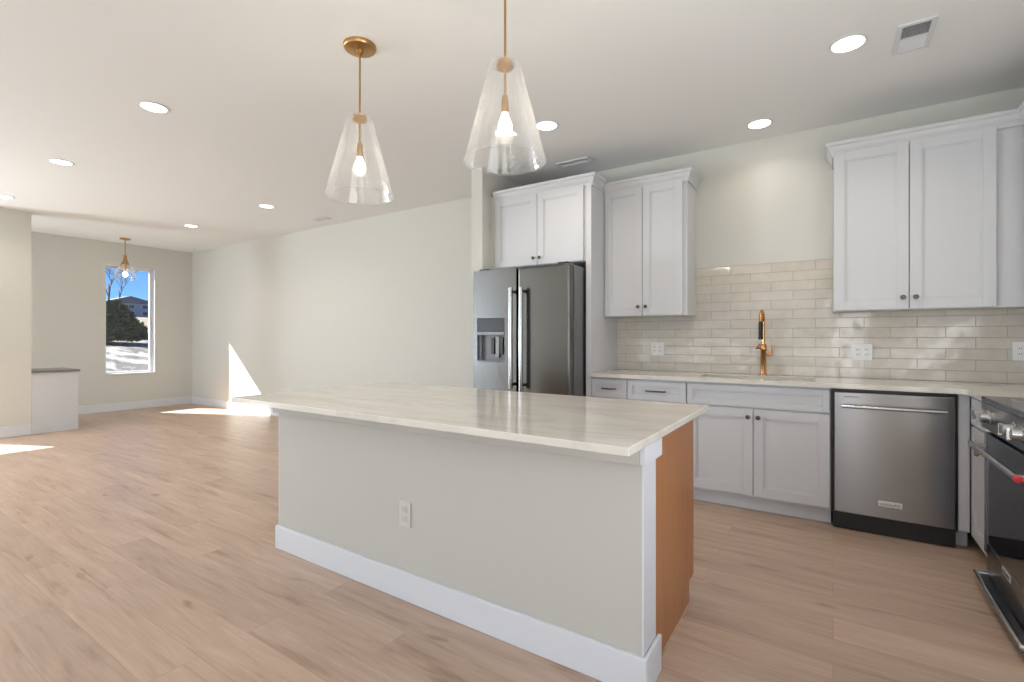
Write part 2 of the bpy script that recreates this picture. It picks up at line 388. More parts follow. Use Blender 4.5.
# left wall with two window openings and a third, unseen, added for fill light
Z0, Z1 = 0.615, 2.46
W1 = (3.105, 3.825); W2 = (-0.25, 0.58)
mb = MB()
W3 = (-3.0, -1.1)  # added opening for the west fill lamp
for y0, y1 in ((YN - .15, W3[0]), (W3[1], W2[0]), (W2[1], W1[0]), (W1[1], YF)): mb.box(XL - WT, XL, y0, y1, 0, ZC)
for y0, y1 in (W1, W2, W3):
    mb.box(XL - WT, XL, y0, y1, 0, Z0); mb.box(XL - WT, XL, y0, y1, Z1, ZC)
struct('wall_left', mb, 'wall', 'far greige end wall with the tall window', 'wall')
# unseen wall behind the camera, its openings added to let fill light in
P1 = (-4.75, 0.05, 0.10, 2.35); P2 = (-9.98, -7.80, 0.10, 2.35); P3 = (.13, .50, 0.10, 2.35)
mb = MB()
for x0, x1 in ((XL - WT, P2[0]), (P2[1], P1[0]), (P1[1], P3[0]), (P3[1], XR + .0)): mb.box(x0, x1, YN - .15, YN, 0, ZC)
for p in (P1, P2, P3):
    mb.box(p[0], p[1], YN - .15, YN, 0, p[2]); mb.box(p[0], p[1], YN - .15, YN, p[3], ZC)
struct('wall_front', mb, 'wall')
for i, p in enumerate((P1, P2, P3)):
    m = MB(); t = .05
    m.box(p[0], p[1], YN - .12, YN - .05, p[2], p[2] + t).box(p[0], p[1], YN - .12, YN - .05, p[3] - t, p[3])
    n = 3 if p[1] - p[0] > 1 else 1
    for k in range(n + 1):
        xx = p[0] + (p[1] - p[0] - t) * k / n
        m.box(xx, xx + t, YN - .12, YN - .05, p[2] + t, p[3] - t)
    fr = struct('window_%d' % (i + 3), m, 'trim')  # frames of the added openings behind the camera
    MB().box(p[0] + .02, p[1] - .02, YN - .09, YN - .084, p[2] + .02, p[3] - .02).build('pane', 'pane', fr)
# short wing wall left of the fridge and the pier at far left
struct('wall_wing', MB().box(-2.895, -2.765, 3.71, YF, 0, ZC), 'wall', 'narrow wing wall at the left side of the fridge', 'wall')
struct('wall_pier', MB().box(-8.72, -8.57, 1.33, 1.872, 0, ZC), 'wall', 'short pier of wall beside the low side cabinet at far left', 'wall')

def window(idx, y0, y1, label):
    fr_x0, fr_x1 = XL - 0.16, XL - 0.10; t = .045
    m = MB()
    m.box(fr_x0, fr_x1, y0, y0 + t, Z0, Z1).box(fr_x0, fr_x1, y1 - t, y1, Z0, Z1)
    m.box(fr_x0, fr_x1, y0 + t, y1 - t, Z0, Z0 + t).box(fr_x0, fr_x1, y0 + t, y1 - t, Z1 - t, Z1)
    o = struct('window_%d' % idx, m, 'trim', label, 'window', bevel=.004)
    MB().box(fr_x0 + .028, fr_x0 + .034, y0 + t, y1 - t, Z0 + t, Z1 - t).build('pane', 'pane', o)
    # white drywall returns
    r = MB(); e = .006
    r.box(fr_x1, XL + .004, y1 - e, y1, Z0, Z1).box(fr_x1, XL + .004, y0, y0 + e, Z0, Z1)
    r.box(fr_x1, XL + .004, y0 + e, y1 - e, Z1 - e, Z1)
    r.build('window_return', 'trim', o)
    MB().box(fr_x1, XL + .015, y0 + e, y1 - e, Z0, Z0 + .02).build('window_sill', 'trim', o, bevel=.003)
    return o
window(1, *W1, 'tall narrow white framed window in the far end wall')
window(6, *W3, 'unseen opening in the end wall, added for fill light')
window(2, *W2, 'second window in the end wall, hidden behind the pier')

# baseboards
BH, BT = 0.135, 0.015
def bb(name, x0, x1, y0, y1, h=BH, label=None): struct(name, MB().box(x0, x1, y0, y1, 0.0005, h), 'trim', label, 'baseboard' if label else None, bevel=.004)
bb('baseboard_back', XL + BT, -2.896, YF - BT, YF - .0005, label='white baseboard along the foot of the long wall')
bb('baseboard_left', XL + .0005, XL + BT, YN + .01, YF - .001, label='white baseboard under the tall window')
bb('baseboard_pier', -8.569, -8.555, 1.32, 1.871, label='white baseboard at the foot of the pier')
bb('baseboard_right', XR - BT, XR - .0005, 1.76, 2.58)
bb('baseboard_wing', -2.91, -2.895, 3.70, YF - BT - .001)

# ------------------------------------------------------------------ backsplash
m = MB().box(-1.708, XR - .0005, YF - .011, YF - .0005, .9405, 1.835)
o = struct('trim_1', m, 'tile', 'beige glazed subway tile backsplash behind the counter', 'backsplash')
struct('trim_2', MB().box(XR - .011, XR - .0005, 2.60, YF - .0115, .9405, 1.425), 'tile')

# ------------------------------------------------------------------ cabinetry helpers (local: front faces -Y, x to the right)
def shaker(mb, x0, x1, z0, z1, y=0.0, t=.02, rail=.062, rec=.009):
    """front face at y - t, back at y"""
    f = y - t
    mb.box(x0, x0 + rail, f, y, z0, z1).box(x1 - rail, x1, f, y, z0, z1)
    mb.box(x0 + rail, x1 - rail, f, y, z0, z0 + rail).box(x0 + rail, x1 - rail, f, y, z1 - rail, z1)
    mb.box(x0 + rail, x1 - rail, f + rec, y, z0 + rail, z1 - rail)
    # small inner bead step
    s = .010; g = f + rec * .45
    a0, a1, b0, b1 = x0 + rail, x1 - rail, z0 + rail, z1 - rail
    mb.box(a0, a0 + s, g, y - .002, b0, b1).box(a1 - s, a1, g, y - .002, b0, b1)
    mb.box(a0 + s, a1 - s, g, y - .002, b0, b0 + s).box(a0 + s, a1 - s, g, y - .002, b1 - s, b1)
    return mb
def knob(parent, x, z, y):
    return MB().lathe([(.0055, 0), (.0055, -.012), (.013, -.015), (.0155, -.021), (.013, -.027), (.005, -.029)], (x, y, z), 'y', 20).build('knob', 'bronze', parent, smooth=True)
def pull(parent, x, z, y, L=.13):
    h = L / 2
    pts = [(x - h, y + .001, z), (x - h, y - .018, z), (x - h + .012, y - .027, z)]
    pts += [(x - h + .03, y - .029, z), (x, y - .030, z), (x + h - .03, y - .029, z)]
    pts += [(x + h - .012, y - .027, z), (x + h, y - .018, z), (x + h, y + .001, z)]
    return MB().tube(pts, [.005, .005, .0055, .006, .0062, .006, .0055, .005, .005], 10).build('pull_handle', 'bronze', parent, smooth=True)
def crown(mb, x0, x1, zt, depth, h=.085, p=.042, left=True, right=True, y=0.0):
    """stepped crown moulding round the top of a cabinet, front at y, returns along sides"""
    prof = [(0, 0), (.008, 0), (.010, .25), (.022, .45), (.030, .70), (.040, .78), (.042, 1.0), (0, 1.0)]
    pr = [(a * p / .042, b * h) for a, b in prof]
    z0 = zt - h
    # mitred rings: build as loft along path of offsets
    path = []
    if left: path.append(('L', x0))
    n = len(pr)
    pts_rows = []
    for (o, z) in pr:
        row = []
        if left: row.append((x0 - o, y + depth, z0 + z))
        row.append((x0 - (o if left else 0), y - o, z0 + z))
        row.append((x1 + (o if right else 0), y - o, z0 + z))
        if right: row.append((x1 + o, y + depth, z0 + z))
        pts_rows.append([mb.bm.verts.new(p_) for p_ in row])
    k = len(pts_rows[0])
    for i in range(n):
        A, B = pts_rows[i], pts_rows[(i + 1) % n]
        for j in range(k - 1): mb.bm.faces.new((A[j], A[j + 1], B[j + 1], B[j]))
    mb.bm.faces.new([r[0] for r in pts_rows]); mb.bm.faces.new([r[-1] for r in pts_rows][::-1])
    return mb

CT = 0.94           # kitchen counter height
BODY_T = CT - .031  # top of base cabinet bodies
DT = .020
def base_unit(name, label, xw, w_, fronts, toe=.10, depth=.575, rz=0, cat='cabinet', recess=.075, group=None, loc=None):
    """loc x = left edge, y = carcass front (doors stand DT proud)"""
    t = thing(name, label, cat, loc or (xw, 3.85, 0), rz, group)
    MB().box(.0005, w_ - .0005, 0.0, depth, toe, BODY_T).box(.0005, w_ - .0005, recess - DT, depth, 0.001, toe).build('cabinet_body', 'cab', t)
    for kind, x0, x1, z0, z1, hand in fronts:
        mb = MB()
        if kind == 'drawer':
            shaker(mb, x0, x1, z0, z1, 0, DT, .04); d = mb.build('drawer', 'cab', t, bevel=.0015)
            if hand: pull(d, (x0 + x1) / 2, (z0 + z1) / 2, -DT, hand)
        elif kind == 'panel':
            shaker(mb, x0, x1, z0, z1, 0, DT, .04); mb.build('false_front', 'cab', t, bevel=.0015)
        elif kind == 'flat':
            mb.box(x0, x1, -DT, 0, z0, z1); mb.build('filler', 'cab', t, bevel=.001)
        else:
            shaker(mb, x0, x1, z0, z1, 0, DT); d = mb.build('door', 'cab', t, bevel=.0015)
            knob(d, (x0 + .03) if hand == 'L' else (x1 - .03), z1 - .055, -DT)
    return t
DB, DTOP, SPL = .118, .730, .742
FT = .893
base_unit('base_cabinet', 'narrow white base cabinet with one drawer showing, right of the fridge panel', -1.706, .31,
          [('drawer', .004, .306, SPL, FT, .115), ('door', .004, .306, DB, DTOP, 'R')])
base_unit('base_cabinet', 'white base cabinet with a drawer, between the narrow cabinet and the sink cabinet', -1.396, .466,
          [('drawer', .004, .462, SPL, FT, .15), ('door', .004, .462, DB, DTOP, 'R')])
base_unit('sink_cabinet', 'white two door sink base cabinet with a plain top front, left of the dishwasher', -.930, .918,
          [('panel', .008, .912, SPL, FT, 0), ('door', .008, .456, DB, DTOP, 'R'), ('door', .461, .912, DB, DTOP, 'L')], depth=.05)
# open the sink cabinet behind its face so that the bowl hangs free
o = [c for c in bpy.data.objects if c.name.startswith('sink_cabinet') and c.parent is None][0]
MB().box(.0005, .018, .052, .575, .001, BODY_T).box(.90, .9175, .052, .575, .001, BODY_T).box(.018, .90, .052, .575, .10, .118).build('side_panel', 'cab', o)

# corner filler and corner base with a door facing left
base_unit('corner_filler', 'white filler cabinet between the dishwasher and the corner', .6125, .0525, [('flat', .001, .0515, DB - .01, FT + .01, 0)], depth=.55)
# faces -X: rz=-90 ; local x -> -Y, local y -> +X
t = thing('corner_base_cabinet', 'white corner base cabinet with a door facing left, beside the range', 'cabinet', (.685, 3.83, 0), -PI / 2)
MB().box(0.0, .455, 0, .62, .10, BODY_T).box(0.0, .455, .055, .62, .001, .10).build('cabinet_body', 'cab', t)
shaker(MB(), .028, .452, SPL, FT, 0, DT, .045).build('drawer', 'cab', t, bevel=.0015)
d = shaker(MB(), .028, .452, DB - .015, DTOP, 0, DT).build('door', 'cab', t, bevel=.0015)
k_ = MB().lathe([(.007, 0), (.007, -.014), (.016, -.018), (.019, -.026), (.015, -.034), (.005, -.036)], (.295, -DT, .622), 'y', 20).build('knob', 'brass_dull', d, smooth=True)

# ------------------------------------------------------------------ countertop (L shape with sink cut-out and rounded inner corner)
def countertop():
    bm = bmesh.new(); zt, zb = CT, CT - .030
    yb = YF - .0005; xr = XR - .0005
    SX0, SX1, SY0, SY1 = -.87, -.10, 3.93, 4.28
    r = .07; xi, yi = .64, 3.80
    def rr(x0, x1, y0, y1, r, n=5):
        pts = []
        for cx, cy, a0 in ((x0 + r, y0 + r, PI), (x1 - r, y0 + r, 1.5 * PI), (x1 - r, y1 - r, 0), (x0 + r, y1 - r, .5 * PI)):
            for k in range(n + 1):
                a = a0 + k * PI / 2 / n; pts.append((cx + r * math.cos(a), cy + r * math.sin(a)))
        return pts
    outer = [(-1.706, yi)]
    c = (xi - r, yi - r)
    for k in range(9):
        a = PI / 2 - k * PI / 2 / 8; outer.append((c[0] + r * math.cos(a), c[1] + r * math.sin(a)))
    outer += [(xi, 3.372), (xr, 3.372), (xr, yb), (-1.706, yb)]
    hole = rr(SX0, SX1, SY0, SY1, .03)
    def loop(pts, z): 
        vs = [bm.verts.new((x, y, z)) for x, y in pts]
        return vs, [bm.edges.new((vs[i], vs[(i + 1) % len(vs)])) for i in range(len(vs))]
    to, te = loop(outer, zt); th, he = loop(hole, zt)
    bmesh.ops.triangle_fill(bm, use_beauty=True, use_dissolve=False, edges=te + he)
    bo, be = loop(outer, zb); bh, bhe = loop(hole, zb)
    bmesh.ops.triangle_fill(bm, use_beauty=True, use_dissolve=False, edges=be + bhe)
    for A, B in ((to, bo), (th, bh)):
        n = len(A)
        for i in range(n): bm.faces.new((A[i], A[(i + 1) % n], B[(i + 1) % n], B[i]))
    m = MB(); m.bm.free(); m.bm = bm
    o = m.build('countertop', 'quartz'); tag(o, 'pale veined stone countertop over the wall cabinets and dishwasher', 'countertop')
    # sink bowl
    s = MB(); a = .008; d0 = CT - .031; dz = .20
    s.box(SX0 - .012, SX0 - .004, SY0 - .012, SY1 + .012, d0 - dz, d0).box(SX1 + .004, SX1 + .012, SY0 - .012, SY1 + .012, d0 - dz, d0)
    s.box(SX0 - .004, SX1 + .004, SY0 - .012, SY0 - .004, d0 - dz, d0).box(SX0 - .004, SX1 + .004, SY1 + .004, SY1 + .012, d0 - dz, d0)
    s.box(SX0 - .004, SX1 + .004, SY0 - .004, SY1 + .004, d0 - dz, d0 - dz + .008)
    t = thing('kitchen_sink', 'undermount steel sink sunk into the countertop below the faucet', 'sink', (0, 0, 0))
    s.build('bowl', 'sink', t)
    MB().lathe([(.045, 0), (.045, .004), (.02, .005), (.02, .002)], ((SX0 + SX1) / 2, (SY0 + SY1) / 2, d0 - dz + .008), 'z', 24).build('drain', 'steel_bright', t, smooth=True)
countertop()

# ------------------------------------------------------------------ faucet
t = thing('faucet', 'copper gooseneck faucet with a dark spray head behind the sink', 'faucet', (-.462, 4.345, CT))
MB().lathe([(.030, 0.0005), (.030, .006), (.024, .012), (.024, .02)], seg=28).build('base_plate', 'copper', t, smooth=True)
MB().lathe([(.021, .02), (.021, .19), (.024, .195), (.024, .235), (.018, .245), (.018, .25)], seg=28).build('body', 'copper', t, smooth=True)
arc = [(0, 0, .245), (0, 0, .42)]
for k in range(1, 11):
    a = PI * k / 10; arc.append((0, -.085 + .085 * math.cos(a), .42 + .085 * math.sin(a)))
neck = MB().tube(arc, .0125, 16).build('neck', 'copper', t, smooth=True)
MB().lathe([(.0135, 0), (.0155, -.02), (.0155, -.115), (.0175, -.12), (.0175, -.135), (.012, -.137)], (0, -.17, .42), 'z', 24).build('spray_head', 'dark_metal', t, smooth=True)
MB().tube([(.02, 0, .165), (.058, 0, .165), (.060, 0, .172), (.064, 0, .235)], [.010, .010, .008, .005], 14).build('lever_handle', 'copper', t, smooth=True)
MB().tube([(-.02, 0, .215), (-.036, -.03, .214), (-.036, -.13, .214), (-.01, -.17, .245)], [.006, .006, .006, .006], 10).build('spray_holder', 'copper', t, smooth=True)

# ------------------------------------------------------------------ dishwasher
t = thing('dishwasher', 'stainless steel dishwasher with a bar handle, right of the sink cabinet', 'dishwasher', (0.0, 3.82, 0))
MB().box(-.010, .610, .035, .59, .10, .905).box(.0, .60, .028, .12, .012, .10).build('tub_housing', 'black', t)
MB().box(-.0095, -.001, .0, .036, .10, .905).box(.603, .6095, .0, .036, .10, .905).box(-.001, .603, .012, .036, .893, .905).build('gasket', 'black', t)
dp = MB().box(.004, .598, -.012, .034, .112, .888).build('door', 'steel', t, bevel=.006, segs=3)
MB().tube([(.045, -.052, .800), (.30, -.054, .800), (.557, -.052, .800)], .0105, 16).build('bar_handle', 'steel_bright', dp, smooth=True)
for x in (.045, .539): MB().box(x, x + .018, -.048, -.010, .790, .810).build('handle_bracket', 'steel_bright', dp, bevel=.003)
bd = MB().box(.235, .355, -.0155, -.0115, .188, .222).build('badge', 'badge', dp, bevel=.002)
MB().box(.06, .14, -.0128, -.0115, .858, .861).build('indicator_strip', 'slot', dp)
def text(body, size, loc, rot, mat, parent, name='lettering', ext=.0006):
    c = bpy.data.curves.new(name, 'FONT'); c.body = body; c.size = size; c.align_x = 'CENTER'; c.align_y = 'CENTER'; c.extrude = ext
    tmp = bpy.data.objects.new('tmp', c); COL.objects.link(tmp)
    dg = bpy.context.evaluated_depsgraph_get(); me = bpy.data.meshes.new_from_object(tmp.evaluated_get(dg))
    bpy.data.objects.remove(tmp); me.materials.clear(); me.materials.append(M[mat]); me.name = name
    o = bpy.data.objects.new(name, me); COL.objects.link(o); o.parent = parent; o.location = loc; o.rotation_euler = rot
    return o
tx = text('KitchenAid', .021, (.295, -.0160, .205), (PI / 2, 0, 0), 'slot', dp)
MB().box(.0, .602, .008, .026, .006, .108).build('kick_plate', 'black', t)

# ------------------------------------------------------------------ range (faces -X)
RF = .655
t = thing('range', 'dark stainless freestanding range with knobs and red medallion handle at the right edge', 'range', (RF, 3.362, 0), -PI / 2)
RW = .758
MB().box(0, RW, .02, XR - RF - .015, .06, .915).build('range_body', 'black_steel', t)
MB().box(0, RW, -.03, XR - RF - .015, .916, .945).build('cooktop', 'cooktop_glass', t, bevel=.004)
for cx in (.19, .568):
    for cy, r_ in ((.15, .11), (.42, .085)):
        MB().lathe([(r_, 0.0004), (r_, .001), (r_ - .004, .001), (r_ - .004, .0004)], (cx, cy, .9455), 'z', 36, closed=True).build('burner_ring', 'plate_slot', t)
# control panel, slanting
mb = MB().prism([(-.030, .9155), (.02, .9155), (.02, .775), (-.008, .775), (-.030, .79)], 'x', 0, RW)
cp = mb.build('control_panel', 'black_steel', t, bevel=.003)
for x in (.085, .195, .563, .673):
    kn = MB().lathe([(.032, 0), (.032, -.008), (.025, -.012), (.0235, -.040), (.016, -.044)], (x, -.030, .858), 'y', 24).build('knob', 'steel_bright', cp, smooth=True)
    MB().box(x - .0045, x + .0045, -.030 - .054, -.030 - .040, .858 - .025, .858 + .025).build('knob_grip', 'steel_bright', kn, bevel=.002)
od = MB().box(.006, RW - .006, -.018, .019, .165, .765).build('oven_door', 'black_steel', t, bevel=.004)
MB().box(.075, RW - .075, -.0195, -.0178, .235, .655).build('oven_window', 'dark_glass', od)
for x in (.006, RW - .028): MB().box(x, x + .022, -.0195, -.0178, .168, .762).build('door_edge_trim', 'steel_bright', od)
fr = MB(); a, b_, c, e = .070, RW - .070, .230, .660
fr.box(a, a + .005, -.021, -.018, c, e).box(b_ - .005, b_, -.021, -.018, c, e).box(a, b_, -.021, -.018, c - .005, c).box(a, b_, -.021, -.018, e, e + .005)
fr.build('window_trim', 'steel_bright', od)
MB().box(.32, .44, -.0215, -.0178, .185, .215).build('badge', 'badge', od, bevel=.001)
text('KitchenAid', .020, (.38, -.0220, .200), (PI / 2, 0, 0), 'slot', od)
hd = MB().tube([(.012, -.068, .700), (.38, -.070, .700), (RW - .012, -.068, .700)], .0135, 18).build('door_handle', 'steel_bright', od, smooth=True)
for x in (.035, RW - .055): MB().box(x, x + .02, -.062, -.017, .690, .710).build('handle_bracket', 'steel_bright', hd, bevel=.003)
for s, x in ((1, RW - .012),):
    MB().lathe([(.0145, 0), (.0155, .004 * s), (.0155, .010 * s), (.011, .012 * s)], (x, -.068, .700), 'x', 20).build('medallion', 'red', hd, smooth=True)
# storage drawer standing slightly open
dr = MB().box(.008, RW - .008, -.055, -.040, .035, .150).box(.02, .028, -.040, .40, .035, .11).box(RW - .028, RW - .02, -.040, .40, .035, .11)
dr = MB().box(.02, RW - .02, -.048, .019, .022, .056).build('storage_drawer', 'black_steel', t, bevel=.003)
dr.name = 'storage_drawer'
MB().tube([(.012, .018, .058), (.012, -.045, .058), (.016, -.054, .058), (.38, -.056, .058), (RW - .016, -.054, .058), (RW - .012, -.045, .058), (RW - .012, .018, .058)], .011, 12).build('drawer_rim', 'steel_bright', dr, smooth=True)
MB().box(.006, RW - .006, -.010, .019, .060, .160).build('lower_panel', 'black_steel', t, bevel=.003)
for xx in (.05, RW - .05):
    for yy in (.08, .58): MB().lathe([(.016, 0.0005), (.016, .060)], (xx, yy, 0), 'z', 14).build('levelling_foot', 'black', t, smooth=True)

# ------------------------------------------------------------------ upper cabinets
def upper_unit(name, label, x0, x1, z0, z1, yfront, yback, doors, cr=.09, left=True, right=True, kz=.075, group=None, ctop=None, cw=None):
    t = thing(name, label, 'cabinet', (x0, yfront + DT, z0), 0, group)
    w_ = x1 - x0; h = z1 - z0; dep = yback - yfront - DT
    MB().box(0, w_, 0, dep, 0, h).build('cabinet_body', 'cab', t)
    for a, b, side in doors:
        d = shaker(MB(), a, b, .004, h - .004, 0, DT).build('door', 'cab', t, bevel=.0015)
        if side: knob(d, (b - .03) if side == 'R' else (a + .03), .004 + kz, -DT)
    zt = (ctop or (z1 + cr)) - z0
    c = MB(); cw = cw or w_; c.box(0, w_, -.004, dep, h, zt - cr + .02) if zt - cr + .02 > h else None
    crown(c, 0, cw, zt, dep, cr, .046, left, right, y=-.004)
    c.box(0.001, w_ - .001, -.003, dep, zt - .012, zt - .001)
    c.build('crown_moulding', 'cab', t)
    return t
YB = YF - .0005
# fridge enclosure: tall side panel + cabinet over the fridge
t = upper_unit('over_fridge_cabinet', 'white two door cabinet above the fridge', -2.712, -1.7595, 1.895, 2.545, 3.83, YB,
           [(.006, .470, 'R'), (.476, .930, 'L')], left=False, right=False, ctop=2.625, kz=.06)
MB().box(-1.758 + 2.712, -1.708 + 2.712, -.02, YB - 3.85, .001 - 1.895, 2.545 - 1.895).build('tall_side_panel', 'cab', t, bevel=.002)
cr = MB(); crown(cr, -.0, 1.004, 2.625 - 1.895, .20, .095, .046, False, True, y=-.004)
for c in list(t.children):
    if c.name.startswith('crown_moulding'): bpy.data.objects.remove(c)
cr.box(.0, 1.003, -.003, .57, 2.545 - 1.895 + .0005, 2.625 - 1.895 - .004)
cr.build('crown_moulding', 'cab', t)
o = MB().box(-2.7645, -2.7125, 3.86, YB, 1.90, 2.60).build('filler_strip', 'wall'); o['kind'] = 'structure'
o.name = 'trim_3'
upper_unit('upper_cabinet', 'white two door upper cabinet on the tile, left of the faucet', -1.7075, -.992, 1.423, 2.535, 4.10, YB,
           [(.006, .345, 'R'), (.350, .682, 'L')], left=False, right=True, ctop=2.605)
upper_unit('upper_cabinet', 'wide white two door upper cabinet above the dishwasher', .002, .835, 1.423, 2.525, 4.10, YB,
           [(.004, .412, 'R'), (.418, .829, 'L')], left=True, right=False, ctop=2.595)
t = upper_unit('corner_upper_cabinet', 'white corner upper cabinet in the right corner of the room', .8355, XR - .001, 1.423, 2.525, 4.10, YB, [], left=False, right=False, ctop=2.595, cw=.1255)
# right wall upper running toward the range
t = thing('upper_cabinet', 'white upper cabinet on the range wall, next to the corner one', 'cabinet', (.945, 4.0985, 1.423), -PI / 2)
MB().box(0, .735, DT, XR - .946, 0, 1.102).build('cabinet_body', 'cab', t)
shaker(MB(), .035, .73, .004, 1.098, DT, DT).build('door', 'cab', t, bevel=.0015)
c = MB(); crown(c, .0, .735, 1.172, .3, .09, .046, False, False, y=.016); c.box(.0, .735, .017, .33, 1.1025, 1.168); c.build('crown_moulding', 'cab', t)

# ------------------------------------------------------------------ fridge
FX0, FX1, FY, FZ = -2.755, -1.768, 3.56, 1.845
t = thing('refrigerator', 'stainless side by side fridge with an ice dispenser in its left door', 'refrigerator', (FX0, FY, 0))
FW = FX1 - FX0; sp = .470
MB().box(.008, FW - .003, .085, .80, .05, FZ - .012).build('fridge_body', 'steel_side', t, bevel=.004)
MB().box(.01, FW - .01, .075, .14, .005, .0495).build('kick_grille', 'black', t)
ld = MB()
dx0, dx1, dz0, dz1 = .045, .345, 1.02, 1.415
zt, zb_ = FZ, .055
ld.box(.0, dx0, 0, .078, zb_, zt).box(dx1, sp - .003, 0, .078, zb_, zt).box(dx0, dx1, 0, .078, zb_, dz0).box(dx0, dx1, 0, .078, dz1, zt)
ld.box(dx0, dx1, .055, .078, dz0, dz1)
ldo = ld.build('freezer_door', 'fridge_steel', t)
rdo = MB().box(sp + .003, FW - .003, 0, .078, zb_, zt).build('fridge_door', 'fridge_steel', t, bevel=.026, segs=5)
MB().box(dx0, dx1, .004, .054, 1.29, dz1).build('display_panel', 'black', ldo, bevel=.003)
MB().box(dx0, dx1, -.004, .054, 1.262, 1.2895).build('dispenser_ledge', 'steel_side', ldo, bevel=.003)
MB().box(dx0, dx1, .050, .0545, dz0 + .012, 1.2615).box(dx0, dx0 + .03, .02, .05, dz0 + .012, 1.2615).build('dispenser_cavity', 'cavity', ldo)
MB().box(dx0, dx1, -.003, .0545, dz0, dz0 + .0115).build('drip_tray', 'cavity', ldo)
for x in (.18, .275): MB().box(x, x + .035, .025, .0495, 1.09, 1.24).build('dispenser_paddle', 'black', ldo, bevel=.003)
MB().box(.222, .268, .03, .0495, 1.06, 1.25).build('water_chute', 'steel_side', ldo, bevel=.006)
for o_, x in ((ldo, sp - .022), (rdo, sp + .082)):
    h_ = MB().tube([(x, -.062, .80), (x, -.066, 1.24), (x, -.062, 1.665)], .019, 18).build('door_handle', 'steel_bright', o_, smooth=True)
    for z_ in (.825, 1.62): MB().box(x - .011, x + .011, -.058, .0, z_, z_ + .025).build('handle_bracket', 'black', h_, bevel=.003)
for x0 in (.04, FW - .14): MB().box(x0, x0 + .10, .035, .15, FZ - .011, FZ + .018).build('hinge_cover', 'black', t, bevel=.006)

# ------------------------------------------------------------------ island
IX0, IX1 = -2.728, -.546
IT = .905; IB = IT - .028
t = thing('kitchen_island', 'island with painted half wall, white baseboard and wood end panel', 'kitchen island', (IX0, 1.663, 0))
IW = IX1 - IX0
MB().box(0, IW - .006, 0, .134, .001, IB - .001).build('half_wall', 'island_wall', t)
MB().box(IW - .006, IW, -.001, .137, .136, .800).build('end_trim', 'trim', t)
MB().box(-.004, 0.0, -.001, .137, .136, .80).build('end_trim', 'trim', t)
# cabinet box with toe kick at back (+Y) side
prof = [(.1375, .001), (.70, .001), (.70, .10), (.785, .10), (.785, IB - .001), (.1375, IB - .001)]
MB().prism(prof, 'x', .03, IW - .035).build('cabinet_body', 'wood', t)
MB().prism([(.1375, .001), (.705, .001), (.705, .10), (.79, .10), (.79, IB - .001), (.1375, IB - .001)], 'x', IW - .0345, IW - .016).build('end_panel', 'wood', t, bevel=.001)
MB().prism([(.1375, .001), (.705, .001), (.705, .10), (.79, .10), (.79, IB - .001), (.1375, IB - .001)], 'x', .012, .0295).build('end_panel', 'wood', t, bevel=.001)
for k in range(4):
    a = .04 + k * (IW - .085) / 4; b_ = a + (IW - .085) / 4 - .005
    mb = MB(); rail = .06
    z0, z1, y0 = .115, IB - .012, .7855
    mb.box(a, a + rail, y0, y0 + .019, z0, z1).box(b_ - rail, b_, y0, y0 + .019, z0, z1).box(a + rail, b_ - rail, y0, y0 + .019, z0, z0 + rail).box(a + rail, b_ - rail, y0, y0 + .019, z1 - rail, z1).box(a + rail, b_ - rail, y0, y0 + .010, z0 + rail, z1 - rail)
    d = mb.build('door', 'wood', t, bevel=.0015)
mb = MB()
mb.box(-.016, IW + .014, -.016, 0.0, .001, BH).box(IW, IW + .014, 0.0, .165, .001, BH).box(-.016, 0, 0, .165, .001, BH)
mb.build('baseboard', 'trim', t, bevel=.003)
mb = MB()
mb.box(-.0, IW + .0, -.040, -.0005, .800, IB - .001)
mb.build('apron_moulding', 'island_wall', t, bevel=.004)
for a, b_ in ((IW, IW + .020), (-.02, 0)): MB().box(a, b_, -.041, .150, .805, IB - .001).build('corner_block', 'trim', t, bevel=.002)
pl = MB().box(1.0, 1.072, -.006, -.0003, .345, .462).build('outlet_plate', 'plate_dim', t, bevel=.002)
for z in (.426, .381):
    MB().box(1.019, 1.053, -.0085, -.006, z - .014, z + .014).build('receptacle', 'plate_slot', pl, bevel=.003)
o = MB().box(-2.805, -.513, 1.425, 2.54, IB, IT).build('island_countertop', 'quartz', None, bevel=.003)
tag(o, 'large veined stone slab with an overhang on top of the kitchen island', 'countertop')

# ------------------------------------------------------------------ outlets on the backsplash
def outlet(x, z, label):
    t = thing('wall_outlet', label, 'outlet', (x, YF - .0115, z))
    MB().box(-.062, .062, -.006, -.0003, -.060, .060).build('cover_plate', 'plate', t, bevel=.002)
    for dx in (-.026, .026):
        r = MB().box(dx - .017, dx + .017, -.0085, -.006, -.036, .036).build('receptacle', 'plate', t, bevel=.002)
        for z_ in (.018, -.018):
            for d_ in (-.0055, .0055): MB().box(dx + d_ - .0015, dx + d_ + .0015, -.0092, -.0084, z_ - .005, z_ + .005).build('slot', 'slot', r)
outlet(-1.325, 1.137, 'white double outlet plate on the tile under the left upper cabinet')
outlet(.178, 1.132, 'white double outlet plate on the tile above the dishwasher')
outlet(1.03, 1.15, 'white double outlet plate on the tile at the right edge')

# ------------------------------------------------------------------ low side cabinet at far left
t = thing('side_cabinet', 'low white side cabinet with a dark top beside the pier', 'cabinet', (-8.57, 1.8735, 0))
MB().box(-.66, 0, 0, .463, .001, .785).build('cabinet_body', 'cab', t, bevel=.003)
MB().box(-.672, .018, -.0, .481, .7855, .812).build('top_slab', 'dark_counter', t, bevel=.003)
MB().box(0.0005, .010, 0, .463, .001, .09).build('base_trim', 'cab', t, bevel=.002)

